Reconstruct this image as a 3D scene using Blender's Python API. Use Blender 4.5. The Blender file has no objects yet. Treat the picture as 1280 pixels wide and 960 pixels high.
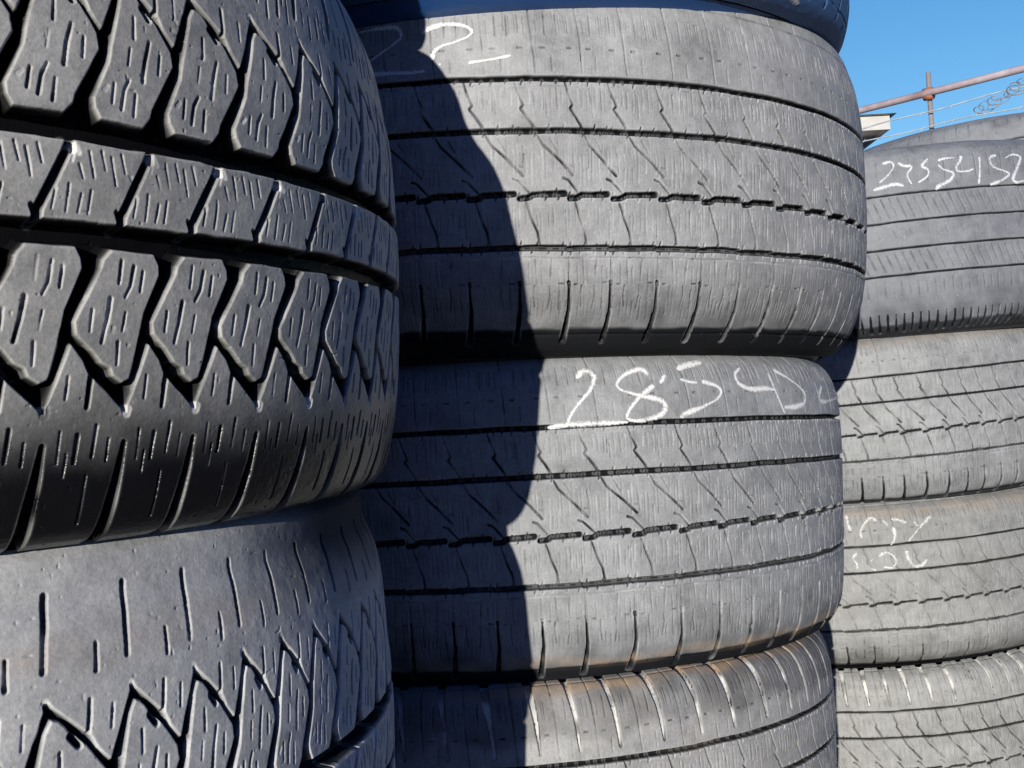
import bpy, math, random
import numpy as np
from mathutils import Matrix, Vector

R = math.radians
random.seed(4)
scene = bpy.context.scene
COL = scene.collection
EYE = 1.07                    # height of the eye above the ground; tyre heights below are measured from the eye

# ------------------------------------------------------------------ helpers
def tag(o, label=None, cat=None, group=None, kind=None):
    if label: o['label'] = label
    if cat: o['category'] = cat
    if group: o['group'] = group
    if kind: o['kind'] = kind
    return o

def grid_mesh(name, V, wrap_u=False, attrs=None, mat=None, parent=None, flip=False):
    """V: (nu, nv, 3) grid of points; wrap_u closes the first index."""
    nu, nv = V.shape[:2]
    me = bpy.data.meshes.new(name)
    me.vertices.add(nu * nv)
    me.vertices.foreach_set('co', V.reshape(-1).astype(np.float32))
    iu = np.arange(nu if wrap_u else nu - 1)
    iv = np.arange(nv - 1)
    A, B = np.meshgrid(iu, iv, indexing='ij')
    A2 = (A + 1) % nu
    q = np.stack([A * nv + B, A2 * nv + B, A2 * nv + B + 1, A * nv + B + 1], -1).reshape(-1, 4)
    if flip: q = q[:, ::-1]
    n = len(q)
    me.loops.add(n * 4)
    me.loops.foreach_set('vertex_index', q.reshape(-1).astype(np.int32))
    me.polygons.add(n)
    me.polygons.foreach_set('loop_start', (np.arange(n) * 4).astype(np.int32))
    me.update(calc_edges=True)
    me.polygons.foreach_set('use_smooth', np.ones(n, dtype=bool))
    for k, a in (attrs or {}).items():
        if a.ndim == 3:
            at = me.attributes.new(k, 'FLOAT_VECTOR', 'POINT')
            at.data.foreach_set('vector', a.reshape(-1).astype(np.float32))
        else:
            at = me.attributes.new(k, 'FLOAT', 'POINT')
            at.data.foreach_set('value', a.reshape(-1).astype(np.float32))
    me.update()
    o = bpy.data.objects.new(name, me)
    COL.objects.link(o)
    if mat: me.materials.append(mat)
    if parent: o.parent = parent
    return o

def poly_mesh(name, verts, faces, mat, parent=None, smooth=False):
    me = bpy.data.meshes.new(name)
    me.from_pydata(verts, [], faces)
    me.update()
    if smooth:
        me.polygons.foreach_set('use_smooth', [True] * len(me.polygons))
    o = bpy.data.objects.new(name, me)
    COL.objects.link(o)
    me.materials.append(mat)
    if parent: o.parent = parent
    return o

def smooth01(x):
    x = np.clip(x, 0, 1)
    return x * x * (3 - 2 * x)

def vnoise(x, y, seed):
    """smooth value noise in [-1, 1]"""
    rs = np.random.RandomState(seed)
    T = rs.rand(128, 128) * 2 - 1
    xi = np.floor(x).astype(int); yi = np.floor(y).astype(int)
    fx = smooth01(x - xi); fy = smooth01(y - yi)
    g = lambda a, b: T[a % 128, b % 128]
    return (g(xi, yi) * (1 - fx) * (1 - fy) + g(xi + 1, yi) * fx * (1 - fy)
            + g(xi, yi + 1) * (1 - fx) * fy + g(xi + 1, yi + 1) * fx * fy)

# ------------------------------------------------------------------ materials
def nodes_of(m):
    m.use_nodes = True
    nt = m.node_tree
    for n in list(nt.nodes): nt.nodes.remove(n)
    out = nt.nodes.new('ShaderNodeOutputMaterial')
    bs = nt.nodes.new('ShaderNodeBsdfPrincipled')
    nt.links.new(bs.outputs[0], out.inputs[0])
    return nt, bs, out

def N(nt, t, **kw):
    n = nt.nodes.new(t)
    for k, v in kw.items(): setattr(n, k, v)
    return n

def math_n(nt, op, a, b=None, c=None, clamp=False):
    n = N(nt, 'ShaderNodeMath', operation=op); n.use_clamp = clamp
    for i, v in enumerate((a, b, c)):
        if v is None: continue
        if isinstance(v, (int, float)): n.inputs[i].default_value = v
        else: nt.links.new(v, n.inputs[i])
    return n.outputs[0]

def mixc(nt, f, a, b, blend='MIX'):
    n = N(nt, 'ShaderNodeMix', data_type='RGBA', blend_type=blend)
    for sock, v in ((n.inputs[0], f), (n.inputs[6], a), (n.inputs[7], b)):
        if isinstance(v, (int, float)): sock.default_value = v
        elif isinstance(v, tuple): sock.default_value = (*v, 1)
        else: nt.links.new(v, sock)
    return n.outputs[2]

def noise(nt, vec, scale, detail=4, rough=.55, sc=(1, 1, 1), loc=(0, 0, 0)):
    mp = N(nt, 'ShaderNodeMapping')
    mp.inputs['Scale'].default_value = sc; mp.inputs['Location'].default_value = loc
    nt.links.new(vec, mp.inputs[0])
    n = N(nt, 'ShaderNodeTexNoise'); n.inputs['Scale'].default_value = scale
    n.inputs['Detail'].default_value = detail; n.inputs['Roughness'].default_value = rough
    nt.links.new(mp.outputs[0], n.inputs['Vector'])
    return n.outputs['Fac']

def ramp(nt, fac, stops):
    r = N(nt, 'ShaderNodeValToRGB')
    el = r.color_ramp.elements
    while len(el) < len(stops): el.new(.5)
    for e, (p, c) in zip(el, stops):
        e.position = p; e.color = (c, c, c, 1) if isinstance(c, (int, float)) else (*c, 1)
    nt.links.new(fac, r.inputs[0])
    return r.outputs[0]

def rubber(name, top, clean_shade, seed, streak=.35, tan=.0, bump=.38, gloss=.42, dkr=.35):
    """dusty worn tread rubber: top = dusty colour of the worn faces, clean = bare rubber in the grooves, and where shade is painted"""
    m = bpy.data.materials.new(name)
    nt, bs, out = nodes_of(m)
    tc = N(nt, 'ShaderNodeAttribute', attribute_name='tc').outputs['Vector']
    cav = N(nt, 'ShaderNodeAttribute', attribute_name='cav').outputs['Fac']
    dst = N(nt, 'ShaderNodeAttribute', attribute_name='dust').outputs['Fac']
    off = (seed * 3.1, seed * 1.7, 0)
    big = noise(nt, tc, 14, 3, .5, loc=off)
    mid = noise(nt, tc, 75, 5, .6, loc=off)
    fine = noise(nt, tc, 520, 4, .65, loc=off)
    vert = noise(nt, tc, 90, 4, .65, sc=(5.5, .28, 1), loc=off)       # streaks across the tread
    vert2 = noise(nt, tc, 260, 3, .6, sc=(3, .22, 1), loc=off)
    # dusty amount
    a = math_n(nt, 'MULTIPLY_ADD', ramp(nt, big, [(.30, 0.), (.70, 1.)]), .26, .70)
    a = math_n(nt, 'MULTIPLY', a, math_n(nt, 'MULTIPLY_ADD', ramp(nt, mid, [(.30, 0.), (.70, 1.)]), .30, .78))
    a = math_n(nt, 'MULTIPLY', a, math_n(nt, 'MULTIPLY_ADD', ramp(nt, vert, [(.3, 0.), (.68, 1.)]), streak, 1 - streak * .6))
    a = math_n(nt, 'MULTIPLY', a, math_n(nt, 'MULTIPLY_ADD', ramp(nt, vert2, [(.3, 0.), (.7, 1.)]), streak * .7, 1 - streak * .4))
    a = math_n(nt, 'MULTIPLY', a, math_n(nt, 'MULTIPLY_ADD', ramp(nt, fine, [(.3, 0.), (.7, 1.)]), .3, .85))
    dk = N(nt, 'ShaderNodeAttribute', attribute_name='dark').outputs['Fac']  # bare rubber bands and painted shade
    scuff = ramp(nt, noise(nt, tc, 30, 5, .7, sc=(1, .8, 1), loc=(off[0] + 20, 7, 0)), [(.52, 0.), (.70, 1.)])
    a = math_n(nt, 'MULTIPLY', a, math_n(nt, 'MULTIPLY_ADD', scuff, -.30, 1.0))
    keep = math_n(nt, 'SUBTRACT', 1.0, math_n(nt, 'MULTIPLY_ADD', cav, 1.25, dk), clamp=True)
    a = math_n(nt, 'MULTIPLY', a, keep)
    a = math_n(nt, 'ADD', a, math_n(nt, 'MULTIPLY', dst, .75), clamp=True)
    c = mixc(nt, a, clean_shade, top)
    if tan > 0:
        tn = ramp(nt, noise(nt, tc, 22, 4, .6, loc=(off[0] + 5, off[1], 0)), [(.42, 0.), (.66, 1.)])
        c = mixc(nt, math_n(nt, 'MULTIPLY', tn, tan), c, (top[0] * 1.05, top[1] * .92, top[2] * .72))
    c = mixc(nt, math_n(nt, 'MULTIPLY', math_n(nt, 'SUBTRACT', dst, .95), .9, clamp=True), c, (.74, .72, .67))
    tt = N(nt, 'ShaderNodeAttribute', attribute_name='tan').outputs['Fac']
    c = mixc(nt, math_n(nt, 'MULTIPLY', tt, math_n(nt, 'MULTIPLY_ADD', mid, .9, .2), clamp=True), c, (.38, .27, .17))
    # pale specks and scuffs
    sp = ramp(nt, noise(nt, tc, 330, 2, .5, sc=(1, .45, 1), loc=(off[0] + 9, 2, 0)), [(.66, 0.), (.74, 1.)])
    c = mixc(nt, math_n(nt, 'MULTIPLY', sp, math_n(nt, 'MULTIPLY', keep, .42)), c, (.46, .46, .45))
    nt.links.new(c, bs.inputs['Base Color'])
    rg = math_n(nt, 'MULTIPLY_ADD', dk, dkr, math_n(nt, 'MULTIPLY_ADD', a, .3, gloss), clamp=True)
    nt.links.new(rg, bs.inputs['Roughness'])
    nt.links.new(math_n(nt, 'MULTIPLY_ADD', dk, -dkr, math_n(nt, 'MULTIPLY_ADD', cav, -.42, .45), clamp=True), bs.inputs['Specular IOR Level'])
    h = math_n(nt, 'ADD', math_n(nt, 'MULTIPLY', vert2, 2.8 * streak), math_n(nt, 'ADD', math_n(nt, 'MULTIPLY', fine, .6), math_n(nt, 'MULTIPLY', mid, 1.2)))
    h = math_n(nt, 'ADD', h, math_n(nt, 'MULTIPLY', vert, 3.0 * streak))
    b = N(nt, 'ShaderNodeBump'); b.inputs['Strength'].default_value = bump; b.inputs['Distance'].default_value = .0011
    nt.links.new(h, b.inputs['Height']); nt.links.new(b.outputs[0], bs.inputs['Normal'])
    return m

def wall_rubber(name, base, rough, dusty):
    m = bpy.data.materials.new(name)
    nt, bs, out = nodes_of(m)
    g = N(nt, 'ShaderNodeTexCoord').outputs['Object']
    n1 = noise(nt, g, 9, 5, .6); n2 = noise(nt, g, 140, 4, .6)
    c = mixc(nt, math_n(nt, 'MULTIPLY', ramp(nt, n1, [(.35, 0.), (.7, 1.)]), dusty), base, (.17, .17, .17))
    c = mixc(nt, math_n(nt, 'MULTIPLY', ramp(nt, n2, [(.5, 0.), (.75, 1.)]), dusty * .6), c, (.22, .21, .2))
    nt.links.new(c, bs.inputs['Base Color'])
    bs.inputs['Roughness'].default_value = rough
    bs.inputs['Specular IOR Level'].default_value = .6
    b = N(nt, 'ShaderNodeBump'); b.inputs['Strength'].default_value = .35; b.inputs['Distance'].default_value = .0015
    nt.links.new(n2, b.inputs['Height']); nt.links.new(b.outputs[0], bs.inputs['Normal'])
    return m

def plain(name, base, rough=.7, vary=.3, scale=8, metal=0., second=None):
    m = bpy.data.materials.new(name)
    nt, bs, out = nodes_of(m)
    g = N(nt, 'ShaderNodeTexCoord').outputs['Object']
    n1 = noise(nt, g, scale, 6, .62)
    c = mixc(nt, ramp(nt, n1, [(.35, 0.), (.68, 1.)]), tuple(x * (1 - vary) for x in base), second or tuple(min(1, x * (1 + vary)) for x in base))
    nt.links.new(c, bs.inputs['Base Color'])
    bs.inputs['Roughness'].default_value = rough; bs.inputs['Metallic'].default_value = metal
    b = N(nt, 'ShaderNodeBump'); b.inputs['Strength'].default_value = .4; b.inputs['Distance'].default_value = .01
    nt.links.new(n1, b.inputs['Height']); nt.links.new(b.outputs[0], bs.inputs['Normal'])
    return m

def chalk_mat(name, dens, col=(.82, .82, .8)):
    m = bpy.data.materials.new(name)
    nt, bs, out = nodes_of(m)
    tc = N(nt, 'ShaderNodeAttribute', attribute_name='tc').outputs['Vector']
    ed = N(nt, 'ShaderNodeAttribute', attribute_name='across').outputs['Fac']    # 0 at the middle of the stroke, 1 at its rim
    n = noise(nt, tc, 420, 4, .7)
    n2 = noise(nt, tc, 60, 3, .6)
    v = math_n(nt, 'ADD', math_n(nt, 'MULTIPLY', n, 1.0), math_n(nt, 'MULTIPLY', n2, .7))
    v = math_n(nt, 'SUBTRACT', math_n(nt, 'ADD', v, dens), math_n(nt, 'MULTIPLY', ed, .42))
    pr = noise(nt, tc, 900, 2, .6, sc=(1, .35, 1))
    v = math_n(nt, 'ADD', v, math_n(nt, 'MULTIPLY_ADD', pr, .5, -.25))
    al = ramp(nt, v, [(.60, 0.), (.98, .95)])
    nt.links.new(al, bs.inputs['Alpha'])
    bs.inputs['Base Color'].default_value = (*col, 1)
    bs.inputs['Roughness'].default_value = .95
    return m

# ------------------------------------------------------------------ tread patterns
# a pattern is one pitch of the tread: x in pitches, y in millimetres across the tread (0 = middle, + = up)
def dist_seg(X, Y, ax, ay, bx, by, w0, w1):
    dx, dy = bx - ax, by - ay
    t = np.clip(((X - ax) * dx + (Y - ay) * dy) / (dx * dx + dy * dy + 1e-9), 0, 1)
    return np.hypot(X - ax - t * dx, Y - ay - t * dy) - (w0 + (w1 - w0) * t) * .5

def sdf_poly(X, Y, P):
    d = np.full(X.shape, 1e9); inside = np.zeros(X.shape, bool)
    n = len(P)
    for i in range(n):
        ax, ay = P[i]; bx, by = P[(i + 1) % n]
        d = np.minimum(d, dist_seg(X, Y, ax, ay, bx, by, 0, 0))
        c = ((ay > Y) != (by > Y))
        with np.errstate(divide='ignore', invalid='ignore'):
            inside ^= c & (X < (bx - ax) * (Y - ay) / (by - ay + 1e-12) + ax)
    return np.where(inside, -d, d)

class Cell:
    def __init__(self, pitch, y0, y1, prims, polys=None, gap=9., res=.3):
        self.p, self.y0, self.y1 = pitch, y0, y1
        nx = int(pitch / res); ny = int((y1 - y0) / res)
        X, Y = np.meshgrid(np.arange(nx) / nx * pitch, np.linspace(y0, y1, ny), indexing='ij')
        self.nx, self.ny = nx, ny
        D = np.zeros(X.shape); dust = np.zeros(X.shape)
        if polys:
            s = np.full(X.shape, 1e9)
            for P in polys:
                for k in (-2, -1, 0, 1, 2):
                    s = np.minimum(s, sdf_poly(X, Y, [((x + k) * pitch, y) for x, y in P]))
            D = gap * smooth01((s + 1.3) / 3.5)
            dust += .34 * np.exp(-((s + .9) / .8) ** 2)
        for pts, w0, w1, dep, du in prims:
            n = len(pts) - 1
            s = np.full(X.shape, 1e9)
            for k in (-2, -1, 0, 1, 2):
                for i in range(n):
                    a, b = pts[i], pts[i + 1]
                    wa = w0 + (w1 - w0) * i / n; wb = w0 + (w1 - w0) * (i + 1) / n
                    s = np.minimum(s, dist_seg(X, Y, (a[0] + k) * pitch, a[1], (b[0] + k) * pitch, b[1], wa, wb))
            soft = .5 + .18 * dep
            D = np.maximum(D, dep * smooth01(.5 - s / soft))
            if du: dust = np.maximum(dust, du * smooth01(.6 - s / 1.2))
            elif dep > 2: dust = np.maximum(dust, .35 * np.exp(-((s - soft * .5) / .6) ** 2))
        self.D, self.dust = D, dust
    def sample(self, pi, y):
        """pi: position in pitches, y: mm"""
        x = (pi % 1.0) * self.nx
        x0 = np.floor(x).astype(int) % self.nx; fx = x - np.floor(x); x1 = (x0 + 1) % self.nx
        v = np.clip((y - self.y0) / (self.y1 - self.y0), 0, 1) * (self.ny - 1.001)
        v0 = np.floor(v).astype(int); fv = v - v0; v1 = np.minimum(v0 + 1, self.ny - 1)
        out = []
        for T in (self.D, self.dust):
            out.append(T[x0, v0] * (1 - fx) * (1 - fv) + T[x1, v0] * fx * (1 - fv) + T[x0, v1] * (1 - fx) * fv + T[x1, v1] * fx * fv)
        return out

def rot(pts, c):
    return [(c - x, -y) for x, y in pts]

# --- winter / all-terrain lug tread of the near left stack
C_BLOCK = [(-.15, -27.8), (.43, -27.8), (.50, -33), (.51, -38), (.29, -56), (.25, -63), (.08, -86), (-.03, -88), (-.17, -84.5), (-.20, -81), (-.31, -79),
           (-.42, -73.5), (-.62, -66), (-.64, -60), (-.30, -37), (-.27, -33)]
C_TIGHT = [(-.15, -27.8), (.43, -27.8), (.50, -33), (.51, -38), (.29, -56), (.25, -63), (.07, -88), (-.02, -94), (-.12, -92.3), (-.19, -89.3), (-.22, -87.2), (-.31, -83.8),
           (-.42, -79.3), (-.62, -67.5), (-.64, -60), (-.30, -37), (-.27, -33)]
SH = [(.02, -97), (.07, -93), (.315, -70), (.345, -69), (.50, -76.5), (.56, -82), (.62, -84.5), (.97, -97.5), (1.0, -99.5), (1.02, -101), (1.02, -120), (.02, -120)]
SH2 = [(-.1, -99.5), (1.1, -99.5), (1.1, -200), (-.1, -200)]
B_ROW = [(-.02, -18.), (.96, -18.), (1.37, 17.8), (.39, 17.8)]
def lug_set(f, slot=1., tip=1., few=False):
    P = []
    P += [([(-.02, -33), (-.06, -43)], 1.4, 1.2, 1.6, .9), ([(.14, -35), (.09, -44), (.02, -49)], 1.6, 1.2, 1.8, .9), ([(.26, -37), (.22, -46)], 1.3, 1.1, 1.5, .8),
          ([(-.40, -55), (-.43, -64)], 1.4, 1.2, 1.5, .7), ([(-.17, -50), (-.22, -60), (-.29, -69)], 2.0, 1.4, 2.2, 1.), ([(-.08, -69), (-.10, -79)], 1.5, 1.2, 1.5, .7),
          ([(.02, -56), (-.02, -64)], 1., 1., 1., .4)]
    P += [([(.60, -80), (.56, -88), (.53, -98)], 2.6 * tip, 1.6, 3.5 * tip, 0), ([(.30, -84), (.27, -94)], 1.2, 1.2, 1., .4),
          ([(.02, -114), (-.03, -126), (-.10, -142)] + ([(-.2, -166)] if slot == 1 else [(-.12, -147)]), 1.6, 7. * slot, 6. * slot, .0 if slot == 1 else .25), ([(.43, -110), (.39, -122)], 2., 1.4, 2., .3),
          ([(.22, -108), (.19, -122)], 1.2, 1.0, 1., .35), ([(.30, -118), (.27, -128)], 1.1, 1., .9, .3), ([(.66, -106), (.61, -120)], 1.6, 1.2, 1.6, .4),
          ([(.82, -112), (.79, -122)], 1.2, 1., .9, .3), ([(.55, -128), (.5, -150)], 1.2, 1.6, 1.0, .1), ([(-.31, -80), (-.23, -84.5)], 2.6, 2.8, 5.5, 0)]
    if few: P = [q for q in P if not (q[0][0][1] in (-108, -118, -106, -112, -128))]
    if few: P = [(p, 2.4, 2.8, 2.2, .15) if p[0] == (.02, -114) else (p, a, b, c, d) for p, a, b, c, d in P]
    return [(f(p), a, b, c, d) for p, a, b, c, d in P]
def lug(up_slot):
    pr = lug_set(lambda p: p) + lug_set(lambda p: rot(p, .19), up_slot, .6, up_slot < 1)
    for (x, y), (x2, y2), wd in (((.44, 15.0), (.48, 12.0), 3.4), ((.44, 13), (.40, 8), 1.6), ((.03, -100.5), (.05, -99), 4.6)):
        pr.append(([(x, y), (x2, y2)], wd, wd * .8, .25, 1.9))
        if y < 0: pr.append((rot([(x, y), (x2, y2)], .19), wd * .8, wd * .6, .25, 1.6))
    pr.append(([(.875, 44), (.83, 42)], 2.0, 2.2, .25, 1.7))
    pr += [([(-.02, -18), (.0, -13), (.37, 14), (.41, 18)], 3.2, 2.8, 8., 0), ([(-.07, -12), (-.02, -16)], 1.6, 3., 5, 0), ([(.41, 13), (.40, 18)], 3., 3., 4, 0)]
    for x, y, l in ((.62, 13, 11), (.77, 14, 8), (.89, 12, 12), (1.02, 14, 8), (.20, -4, 9), (.36, -2, 12), (.50, -6, 8), (.62, -4, 10), (.49, 7, 6)):
        pr.append(([(x, y), (x - .05 + (.09 if y > 0 else 0), y - l)], 1.2, .9, 1.0, .5))
    return Cell(39.5, -190, 190, pr, [C_BLOCK, SH, SH2, B_ROW, rot(C_TIGHT, .19), rot(SH, .19), rot(SH2, .19)], gap=11.)
LUG, LUG2 = lug(1.), lug(.42)

# --- worn road tread of the middle stack: four grooves
def road(scale=1., up_slot=0., gw=1., low=1., dash=1., fineness=1., pitch=39., diag=1.):
    g1, g2, g3, g4 = 69.5 * scale, 26.5 * scale, -26.5 * scale, -69 * scale
    e = 136 * scale
    P = [([(0, g1), (1, g1)], 3.8, 3.8, 7., 0), ([(0, g2), (1, g2)], 4.2, 4.2, 7., 0),
         ([(.05, g3 - 2.2), (.20, g3 - 1.8), (.32, g3 + .8), (.93, g3 + 1.6)], 3.8, 4.4, 7., 0),
         ([(0, g4 - .5), (.12, g4), (.92, g4 + .3)], 4.0, 4.4, 7., 0),
         ([(0, g4), (1, g4)], 1.6, 1.6, 2.5, 0), ([(0, g3), (1, g3)], 1.2, 1.2, 2., 0),
         ([(0, g4 - 8 * scale), (1, g4 - 8 * scale)], 1.0, 1.0, .7, .45), ([(0, g1 - 6 * scale), (1, g1 - 6 * scale)], .8, .8, .5, .25)]
    P = [(p, a * gw, b * gw, c * (gw if c > 3 else 1), e_) for p, a, b, c, e_ in P]
    s = scale
    d = diag
    P += [([(0, 67 * s), (.06, 58 * s), (.16, 48 * s), (.10, 45 * s), (.24, 37 * s), (.38, 28 * s)], 1.1, 1.9, 2.0 * d, 0),
          ([(.40, 24 * s), (.52, 15 * s), (.85, 2 * s), (1.12, -10 * s)], 1.1, 1.9, 2.0 * d, 0),
          ([(.92, -12.5 * s), (1.02, -14 * s), (1.26, -25 * s)], 2.0, 1.2, 2.2 * d, 0),
          ([(1.17, -31 * s), (1.28, -46 * s), (1.38, -56 * s), (1.42, -67 * s)], 1.1, 1.6, 1.9 * d, 0),
          ([(.66, 20 * s), (.80, 10 * s)], .8, .8, .9 * d, .0), ([(.60, 56 * s), (.62, 38 * s)], .7, .7, .7 * fineness, .1), ([(.82, 62 * s), (.84, 44 * s)], .7, .7, .7 * fineness, .1),
          ([(.36, 60 * s), (.38, 46 * s)], .7, .7, .6 * fineness, .1), ([(.15, 8 * s), (.17, -8 * s)], .7, .7, .7 * fineness, .1), ([(.45, -4 * s), (.47, -18 * s)], .7, .7, .7 * fineness, .1),
          ([(.70, -36 * s), (.72, -58 * s)], .7, .7, .8 * fineness, .1), ([(.95, -38 * s), (.97, -60 * s)], .7, .7, .8 * fineness, .1),
          ([(.05, -2 * s), (.16, -3 * s)], .8, .8, .8, 0)]
    # dense short cross sipes, cut at uneven spots
    rr = random.Random(int(pitch * 10 + scale * 100))
    for y0, y1 in ((64, 32), (22, -22), (-32, -64)):
        for q in range(9):
            x = (q + .5 * rr.random()) / 9; ya = y0 - rr.random() * (y0 - y1) * .35; yb = ya - (.3 + .35 * rr.random()) * (y0 - y1)
            P.append(([(x, ya * s), (x + .012, (ya + yb) / 2 * s), (x + .002, yb * s)], .55, .5, .6 * fineness, .0 if q % 2 else .45))
    for g_, sg in ((g1, -1), (g2, -1), (g2, 1), (g3, 1), (g3, -1), (g4, 1), (g4, -1)):
        for q in range(4):
            x = (q + .7 * rr.random()) / 4; l = (2.5 + 3.5 * rr.random()) * s
            P.append(([(x, g_), (x + .03 * sg, g_ + sg * l)], 1.5 * gw, .7, 2.4 * gw, 0))
    for q in range(7):
        x = (q + .6 * rr.random()) / 7
        P.append(([(x, (128 - 10 * rr.random()) * s), (x + .02, (112 - 6 * rr.random()) * s)], .6, .5, .6 * fineness, 0))
        P.append(([(x, (-80 - 8 * rr.random()) * s), (x + .015, (-96 - 10 * rr.random()) * s)], .6, .5, .6 * fineness, .1))
        P.append(([(x + .04, (-108 - 6 * rr.random()) * s), (x + .03, (-122 - 8 * rr.random()) * s)], .7, .6, .7 * fineness, .1))
    # upper shoulder
    P += [([(.26, 150 * s), (.30, 130 * s), (.37, 100 * s), (.42, 74 * s)], 1.2, .8, 1.0, 0), ([(.08, 95 * s), (.17, 95 * s)], 1.3, 1.3, 1.2 * dash, 0),
          ([(.53, 95 * s), (.62, 95 * s)], 1.3, 1.3, 1.2 * dash, 0),
          ([(.62, 124 * s), (.63, 106 * s)], .9, .8, 1.0, 0), ([(.85, 124 * s), (.87, 106 * s)], .9, .8, 1.0, 0), ([(.74, 88 * s), (.75, 76 * s)], .8, .8, .8, 0), ([(.08, 124 * s), (.1, 108 * s)], .8, .8, .8, 0),
          ([(0, 141 * s), (1, 141 * s)], 2.0, 2.0, .8, 0)]
    if up_slot:
        P += [([(.74, 150 * s), (.77, 138 * s), (.88, 108 * s), (.95, 80 * s)], 9.0, 2.4, 3.1 * up_slot, 1.25)]
    # lower shoulder
    P += [([(0, -97 * s), (.01, -100 * s)], 2.8, 2.4, 2.4 * low, 0), ([(.0, -76 * s), (.0, -97 * s)], .7, .8, .8, 0),
          ([(0, -99 * s), (.01, -120 * s), (-.03, -134 * s), (-.08, -150 * s)], 1.1, 4.8, 4.2 * low, 0), ([(-.2, -98 * s), (-.1, -98 * s)], 1.2, 1.2, 1. * dash, 0), ([(.14, -99 * s), (.2, -99 * s)], 1.2, 1.2, .9 * dash, 0),
          ([(.33, -78 * s), (.35, -90 * s)], .8, .8, .9, 0), ([(.66, -78 * s), (.63, -92 * s)], .8, .8, .9, 0), ([(.3, -100 * s), (.28, -108 * s), (.31, -118 * s)], .9, .9, 1., 0),
          ([(.6, -100 * s), (.62, -108 * s), (.57, -120 * s)], .9, .9, 1., 0), ([(.8, -104 * s), (.8, -120 * s)], .8, .8, .8, 0), ([(0, -143 * s), (1, -143 * s)], 2.2, 2.2, .9, 0)]
    return Cell(pitch, -175 * s, 175 * s, P)
ROAD = road()
ROAD_SLOT = road(up_slot=1.)
ROAD_S = road(gw=.62, scale=.84, pitch=29., fineness=.8)
ROAD_T = road(gw=.62, scale=.84, pitch=34., fineness=.6, diag=.45, low=.55)
ROAD_S_SLOT = road(gw=.62, scale=.84, pitch=29., up_slot=1.2, dash=.6)

def ribbed(pitch=22., s=.84):
    """fine ribbed tread with dense slanting sipes in the second and fourth rib"""
    P = []
    for y in (83 * s, 38 * s, -6 * s, -49 * s):
        P.append(([(0, y), (1, y)], 2.4, 2.4, 3.6, 0))
    for x in (.0, .5):
        P += [([(x, 78 * s), (x + .45, 44 * s)], 1., 1., 1.4, .15), ([(x, -12 * s), (x + .45, -44 * s)], 1., 1., 1.4, .15)]
    P += [([(.1, 24 * s), (.25, 12 * s)], .8, .8, .9, 0), ([(.3, -60 * s), (.32, -84 * s)], 1., 1., .9, 0), ([(.8, -62 * s), (.82, -80 * s)], .8, .8, .8, 0),
          ([(.3, -112 * s), (.3, -150 * s)], 1.4, 4.5, 3.5, 0), ([(.8, -112 * s), (.8, -150 * s)], 1.2, 3.5, 3., 0), ([(.4, 140 * s), (.45, 100 * s)], 1.2, .8, 1.1, 0)]
    return Cell(pitch, -170 * s, 170 * s, P)
RIB = ribbed()

# ------------------------------------------------------------------ the tyre builder
def pchip(x, xp, yp):
    """smooth interpolation through control points (monotone x)"""
    xp, yp = np.asarray(xp, float), np.asarray(yp, float)
    h = np.diff(xp); d = np.diff(yp) / h
    m = np.zeros(len(xp)); m[0] = d[0]; m[-1] = d[-1]
    for i in range(1, len(xp) - 1):
        m[i] = 0 if d[i - 1] * d[i] <= 0 else 3 * (h[i - 1] + h[i]) / ((2 * h[i] + h[i - 1]) / d[i - 1] + (h[i] + 2 * h[i - 1]) / d[i])
    k = np.clip(np.searchsorted(xp, x) - 1, 0, len(h) - 1)
    t = (x - xp[k]) / h[k]
    return ((1 + 2 * t) * (1 - t) ** 2 * yp[k] + t * (1 - t) ** 2 * h[k] * m[k] + t * t * (3 - 2 * t) * yp[k + 1] + t * t * (t - 1) * h[k] * m[k + 1])

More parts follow.
